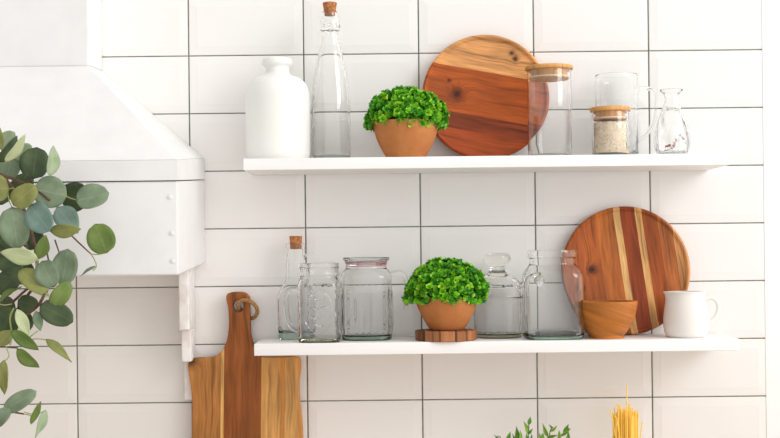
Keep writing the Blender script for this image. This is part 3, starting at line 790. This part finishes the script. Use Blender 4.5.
# ================================================================== BAMBOO-LIKE PLANT
def leaf_material(name, c1, c2, vein, rough=0.5):
    m = mat(name, c1, rough, 0.35); N, L, b = nodes(m)
    M = lambda op, a, b_=None, c=None: math_node(N, L, op, a, b_, c)
    uv = N.new('ShaderNodeUVMap'); sp = N.new('ShaderNodeSeparateXYZ'); L.new(uv.outputs[0], sp.inputs[0])
    av = M('ABSOLUTE', sp.outputs[1])
    mid = M('LESS_THAN', av, 0.045)
    ph = M('FRACT', M('SUBTRACT', M('MULTIPLY', sp.outputs[0], 5.0), M('MULTIPLY', av, 2.2)))
    side = M('LESS_THAN', ph, 0.09)
    vn = M('MAXIMUM', mid, M('MULTIPLY', side, 0.5))
    tc = N.new('ShaderNodeTexCoord'); n = N.new('ShaderNodeTexNoise'); n.inputs['Scale'].default_value = 45; n.inputs['Detail'].default_value = 4
    L.new(tc.outputs['Object'], n.inputs['Vector'])
    r = N.new('ShaderNodeValToRGB'); r.color_ramp.elements[0].position = .35; r.color_ramp.elements[1].position = .65
    r.color_ramp.elements[0].color = lin(c1); r.color_ramp.elements[1].color = lin(c2); L.new(n.outputs['Fac'], r.inputs[0])
    mx = N.new('ShaderNodeMix'); mx.data_type = 'RGBA'
    L.new(M('MULTIPLY', vn, 0.32), mx.inputs['Factor']); L.new(r.outputs[0], mx.inputs['A']); mx.inputs['B'].default_value = lin(vein)
    L.new(mx.outputs['Result'], b.inputs['Base Color'])
    tr = N.new('ShaderNodeBsdfTranslucent'); L.new(mx.outputs['Result'], tr.inputs[0])
    ms = N.new('ShaderNodeMixShader'); ms.inputs[0].default_value = 0.22
    out = N['Material Output']; L.new(b.outputs[0], ms.inputs[1]); L.new(tr.outputs[0], ms.inputs[2]); L.new(ms.outputs[0], out.inputs[0])
    return m
def leaf(parent, base, tip, width, m, roll=0.0, cup=0.15, arch=0.08, shape='round', org=Vector((0, 0, 0)), name='leaf'):
    """a curved leaf blade from base to tip (world points); face turned by roll about its own length"""
    ax = tip-base; ln = ax.length; ax.normalize()
    view = Vector((0, -1, 0))
    nrm = (view-ax*view.dot(ax)).normalized(); nrm = Matrix.Rotation(roll, 3, ax) @ nrm
    side = ax.cross(nrm).normalized()
    bm = bmesh.new(); uvl = bm.loops.layers.uv.new('UVMap')
    nu, nv = 12, 6; grid = []; uvs = {}
    for i in range(nu+1):
        u = i/nu
        if shape == 'round': w = (1-(2*u**0.92-1)**2)**0.5 if 0 < u < 1 else 0.0
        elif shape == 'oval': w = (math.sin(PI*u**0.8))**0.8 if 0 < u < 1 else 0.0
        else: w = (math.sin(PI*u**0.7))**1.1 if 0 < u < 1 else 0.0
        w = max(w, 0.03)
        row = []
        for j in range(nv+1):
            v = 2*j/nv-1
            p = base+ax*ln*u+side*(v*w*width/2)+nrm*(cup*width*(v*w)**2+arch*ln*math.sin(PI*u)-arch*0.6*ln*u*u+0.015*ln*math.sin(u*9+v*3))
            q = bm.verts.new(p-org); uvs[q] = (u, v); row.append(q)
        grid.append(row)
    for a, b_ in zip(grid, grid[1:]):
        for k in range(nv): bm.faces.new((a[k], a[k+1], b_[k+1], b_[k]))
    for f in bm.faces:
        for lp_ in f.loops: lp_[uvl].uv = uvs[lp_.vert]
    me = bpy.data.meshes.new(name); bm.to_mesh(me); bm.free(); me.materials.append(m)
    me.polygons.foreach_set('use_smooth', [True]*len(me.polygons))
    o = bpy.data.objects.new(name, me); COL.objects.link(o); o.parent = parent
    md = o.modifiers.new('thickness', 'SOLIDIFY'); md.thickness = 0.0005; md.offset = 0
    return o

ML = leaf_material('fresh bamboo leaf', (104, 158, 44), (78, 134, 36), (150, 190, 80))
ML2 = leaf_material('young bamboo leaf', (140, 180, 60), (110, 160, 48), (180, 206, 110))
d = 0.10; pc = Vector((W(535, 500, d).x, -d, COUNTER))
t = thing('bamboo_plant', pc, 'small leafy green plant with narrow pointed leaves at the bottom edge', 'plant')
bm = bmesh.new(); shell(bm, smooth_profile([(0.032, 0), (0.034, 0.002), (0.040, 0.04), (0.044, 0.08), (0.046, 0.088), (0.0445, 0.089)], 3), t=0.004, bt=0.006); mk('pot', bm, M_matte_white, t)
bm = bmesh.new(); solid(bm, [(0.038, 0.070), (0.0405, 0.078)], 32); mk('soil', bm, noisy('potting soil', (70, 50, 38), (40, 30, 24), 200, 0.95), t)
M_stem = mat('green stem', (96, 130, 50), 0.6)
for st in ([(531, 505), (529.5, 460), (528.6, 436), (529, 424)], [(538, 505), (545, 460), (549, 438), (550.5, 430), (553, 427)], [(541, 505), (556, 465), (566, 440), (569, 428)],
           [(528, 505), (520, 465), (517, 440), (516, 430)], [(526, 505), (512, 470), (502, 440), (497, 436)], [(533, 505), (538, 462), (541, 440), (542, 434)], [(539, 505), (550, 468), (558, 445), (559, 432)]):
    bm = bmesh.new(); pts = [W(x, y, d)-pc for x, y in st]
    tube(bm, spline(pts, 4), 0.0009, 6); mk('stem', bm, M_stem, t)
rnd = random.Random(4)
for (bx0, by0, tx, ty, w) in ((528.5, 425, 530.5, 416.5, 3.2), (528, 434, 524, 421, 3.8), (528, 434, 532.8, 428.5, 2.4), (519, 441, 516.3, 426.5, 4.6), (520, 441, 520.5, 430, 3), (507.5, 441, 510.5, 431.5, 3.4), (517, 441, 512.3, 434, 2.4),
        (548, 437, 542.6, 423.5, 3.4), (550, 431.5, 557.5, 425.5, 2.8), (558, 441, 559.5, 430, 3.6), (561, 436, 571, 428.5, 2.8), (564, 434, 568.6, 424, 3.8), (541, 441, 543.5, 432.8, 3.2), (541, 440, 539, 432.5, 2), (500, 439, 494, 435, 1.8),
        (547, 438, 558, 435, 2.8), (568, 443, 568.8, 432, 2.4), (526.5, 441, 526.6, 433, 2.4), (532, 441, 531.5, 434, 2), (553, 428, 549, 424.5, 1.8),
        (520, 455, 508, 446, 5), (530, 460, 541, 448, 5), (548, 458, 556, 446, 5), (515, 465, 505, 458, 5), (560, 460, 570, 449, 5), (534, 470, 526, 455, 5)):
    dd = d+rnd.uniform(-.02, .02)
    leaf(t, W(bx0, by0, dd), W(tx, ty, dd+rnd.uniform(-.006, .01)), w*1.15/SC(dd), rnd.choice((ML, ML, ML2)), roll=rnd.uniform(-.5, .5), cup=.25, shape='lance', org=pc)

# ================================================================== EUCALYPTUS BRANCH
E = {
 'olive': leaf_material('olive eucalyptus leaf', (152, 156, 92), (130, 136, 74), (178, 182, 120)),
 'sage': leaf_material('sage eucalyptus leaf', (140, 158, 128), (118, 138, 108), (164, 180, 150)),
 'sagel': leaf_material('light sage eucalyptus leaf', (172, 188, 154), (150, 170, 132), (196, 206, 176)),
 'teal': leaf_material('blue green eucalyptus leaf', (138, 164, 150), (116, 144, 132), (160, 184, 172)),
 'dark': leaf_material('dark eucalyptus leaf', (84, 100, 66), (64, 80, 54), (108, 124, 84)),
 'green': leaf_material('green eucalyptus leaf', (120, 142, 72), (98, 122, 58), (146, 164, 96)),
 'pale': leaf_material('pale eucalyptus leaf', (198, 206, 164), (180, 190, 142), (214, 218, 184)),
}
M_twig = noisy('red brown twig', (122, 92, 72), (88, 64, 50), 90, 0.7)
org = W(-12, 175, 0.40)
eu = thing('eucalyptus_branch', org, 'leafy eucalyptus branch with round grey-green leaves hanging in at the left edge', 'branch')
# (base x, base y, tip x, tip y, width px, colour, layer 0 near .. 3 far, roll, shape)
LV = [(-4, 152, -1, 126, 11, 'olive', 0, .3, 'oval'), (1, 150, 14, 132, 16, 'sagel', 2, .3, 'round'), (-2, 162, 18, 136.5, 9.5, 'dark', 1, .9, 'oval'),
 (5, 162, 26, 134.5, 6.5, 'pale', 0, 1.0, 'oval'), (14, 158, 32, 146, 14, 'sagel', 2, .3, 'round'), (6, 180, 13, 153, 25, 'sage', 2, .1, 'round'),
 (33, 179, 37, 147, 27, 'dark', 1, .1, 'round'), (50, 176, 54, 145.5, 9, 'sagel', 0, .9, 'oval'), (9, 188, -12, 190, 25, 'olive', 0, .1, 'round'),
 (13, 205, 36, 186, 20, 'olive', 0, .2, 'round'), (34, 189, 67, 196, 30, 'sage', 1, .1, 'round'), (30, 205, 50, 231, 26, 'teal', 0, .1, 'round'),
 (12, 207, 18, 249, 27, 'sage', 0, .2, 'round'), (38, 259, 0, 252, 16, 'pale', 0, .3, 'oval'), (24, 271, -8, 260, 15, 'dark', 1, .4, 'oval'),
 (38, 259, 46, 235, 11, 'green', 1, .7, 'oval'), (42, 261, 54, 287, 23, 'sage', 0, .1, 'round'), (62, 285, 68, 249, 24, 'sage', 1, .1, 'round'),
 (48, 292, 19, 270, 18, 'olive', 0, .4, 'round'), (49, 296, 19, 276, 8, 'pale', 1, -.8, 'oval'), (52, 306, 70, 282, 16, 'green', 0, .3, 'round'),
 (40, 305, 73, 322, 22, 'dark', 0, .1, 'round'), (36, 311, 40.5, 331, 9, 'sage', 0, .2, 'oval'), (17, 309, 30, 341, 10, 'pale', 0, .5, 'lance'),
 (12, 306, 0, 339, 25, 'dark', 2, .1, 'round'), (18, 300, 38, 307, 18, 'dark', 2, .2, 'round'), (20, 271, -2, 294, 22, 'dark', 1, .2, 'round'),
 (-2, 303, 21, 286, 6, 'green', 1, .9, 'lance'), (11, 331, 39, 350, 13, 'green', 0, .2, 'oval'), (17, 349, 39, 368, 13, 'green', 0, .3, 'oval'),
 (4, 360, 4, 395, 12, 'olive', 0, .2, 'oval'), (46, 339, 72, 362, 8, 'olive', 0, .5, 'lance'), (4, 411, 36, 391, 16, 'sage', 1, .1, 'round'),
 (10, 409, -6, 426, 14, 'sage', 0, .2, 'round'), (31, 424, 41, 401, 5.5, 'green', 0, .7, 'oval'), (46, 410, 35.5, 438, 7.5, 'sagel', 0, .6, 'lance'),
 (62, 203, 89, 190, 27, 'dark', 2, .1, 'round'), (76, 201, 109, 193, 23, 'sage', 0, .2, 'round'), (57, 207, 78, 233, 21, 'teal', 1, .3, 'oval'),
 (50, 231, 81, 229, 13, 'olive', 0, -.5, 'oval'), (107, 253, 95, 224, 26, 'green', 0, .1, 'round'), (96, 266, 80, 276, 3, 'sage', 0, .6, 'lance'),
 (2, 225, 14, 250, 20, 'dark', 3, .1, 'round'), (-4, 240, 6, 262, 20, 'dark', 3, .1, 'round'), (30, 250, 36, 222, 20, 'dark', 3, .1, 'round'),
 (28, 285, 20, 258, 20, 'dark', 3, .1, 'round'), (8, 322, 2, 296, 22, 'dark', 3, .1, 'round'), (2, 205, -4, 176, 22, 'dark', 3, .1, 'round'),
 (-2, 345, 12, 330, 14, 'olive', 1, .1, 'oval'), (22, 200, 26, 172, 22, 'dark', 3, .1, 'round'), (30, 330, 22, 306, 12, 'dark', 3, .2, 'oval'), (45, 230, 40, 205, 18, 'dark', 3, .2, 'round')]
rnd = random.Random(8)
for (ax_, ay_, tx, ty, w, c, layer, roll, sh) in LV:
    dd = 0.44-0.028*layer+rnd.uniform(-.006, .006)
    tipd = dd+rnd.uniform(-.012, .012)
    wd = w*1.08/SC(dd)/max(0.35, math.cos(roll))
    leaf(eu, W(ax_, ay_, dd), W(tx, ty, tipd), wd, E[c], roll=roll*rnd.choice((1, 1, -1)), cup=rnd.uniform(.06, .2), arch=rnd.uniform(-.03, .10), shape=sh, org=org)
def twig(pts, r0, r1, dd=0.405):
    dd -= 0.022
    bm = bmesh.new(); P = spline([W(x, y, dd+(0.012*math.sin(i*1.7)))-org for i, (x, y) in enumerate(pts)], 5)
    n_ = len(P); tube(bm, P, [r0+(r1-r0)*i/(n_-1) for i in range(n_)], 8)
    mk('twig', bm, M_twig, eu)
M_petiole = mat('green petiole', (150, 160, 92), 0.6)
twig([(-40, 160), (-12, 170), (2, 175), (18, 181), (33, 188), (50, 200)], .0026, .0016, .425)
twig([(-40, 158), (-5, 172), (14, 190), (24, 210), (32, 235), (37, 262), (34, 285), (24, 300), (15, 312)], .0034, .0018, .395)
twig([(33, 170), (27, 183), (20, 200), (22, 225), (28, 250)], .0024, .0016, .405)
twig([(38, 220), (44, 240), (49, 262)], .0018, .0012, .42)
twig([(50, 214), (62, 226), (76, 240), (91, 254)], .0018, .0010, .425)
twig([(55, 240), (60, 255)], .0012, .001, .40)
twig([(48, 285), (40, 303), (28, 314), (20, 318)], .0026, .0014, .42)
twig([(-30, 330), (-5, 310), (10, 304), (26, 290), (36, 285)], .0024, .0014, .40)
twig([(-30, 408), (-4, 410), (12, 412), (24, 414)], .0018, .0012, .43)
twig([(-30, 330), (-10, 345), (6, 347), (18, 348)], .0016, .001, .42)
def petiole(pts, dd=0.43, r=.0008):
    bm = bmesh.new(); tube(bm, spline([W(x, y, dd)-org for x, y in pts], 4), r, 6); mk('petiole', bm, M_petiole, eu)
petiole([(91, 254), (98, 254.5), (107, 252.5)]); petiole([(91, 254), (94, 259), (96.5, 266), (93, 271)]); petiole([(62, 194), (70, 198), (77, 200)])
petiole([(30, 339.5), (38, 338.8), (47, 340)]); petiole([(24, 414), (31, 416), (31.5, 423)]); petiole([(24, 412), (36, 414.5), (46, 410)])
petiole([(10, 345), (12, 335), (10, 318), (14, 308)], r=.0012); petiole([(30, 337), (35, 333), (38, 331)]); petiole([(12, 207), (9, 200), (8, 190), (14, 188)])
petiole([(6, 346), (9, 356), (5, 361)]); petiole([(38, 259), (36, 266), (36, 272)]); petiole([(-4, 303), (4, 305), (12, 304)])
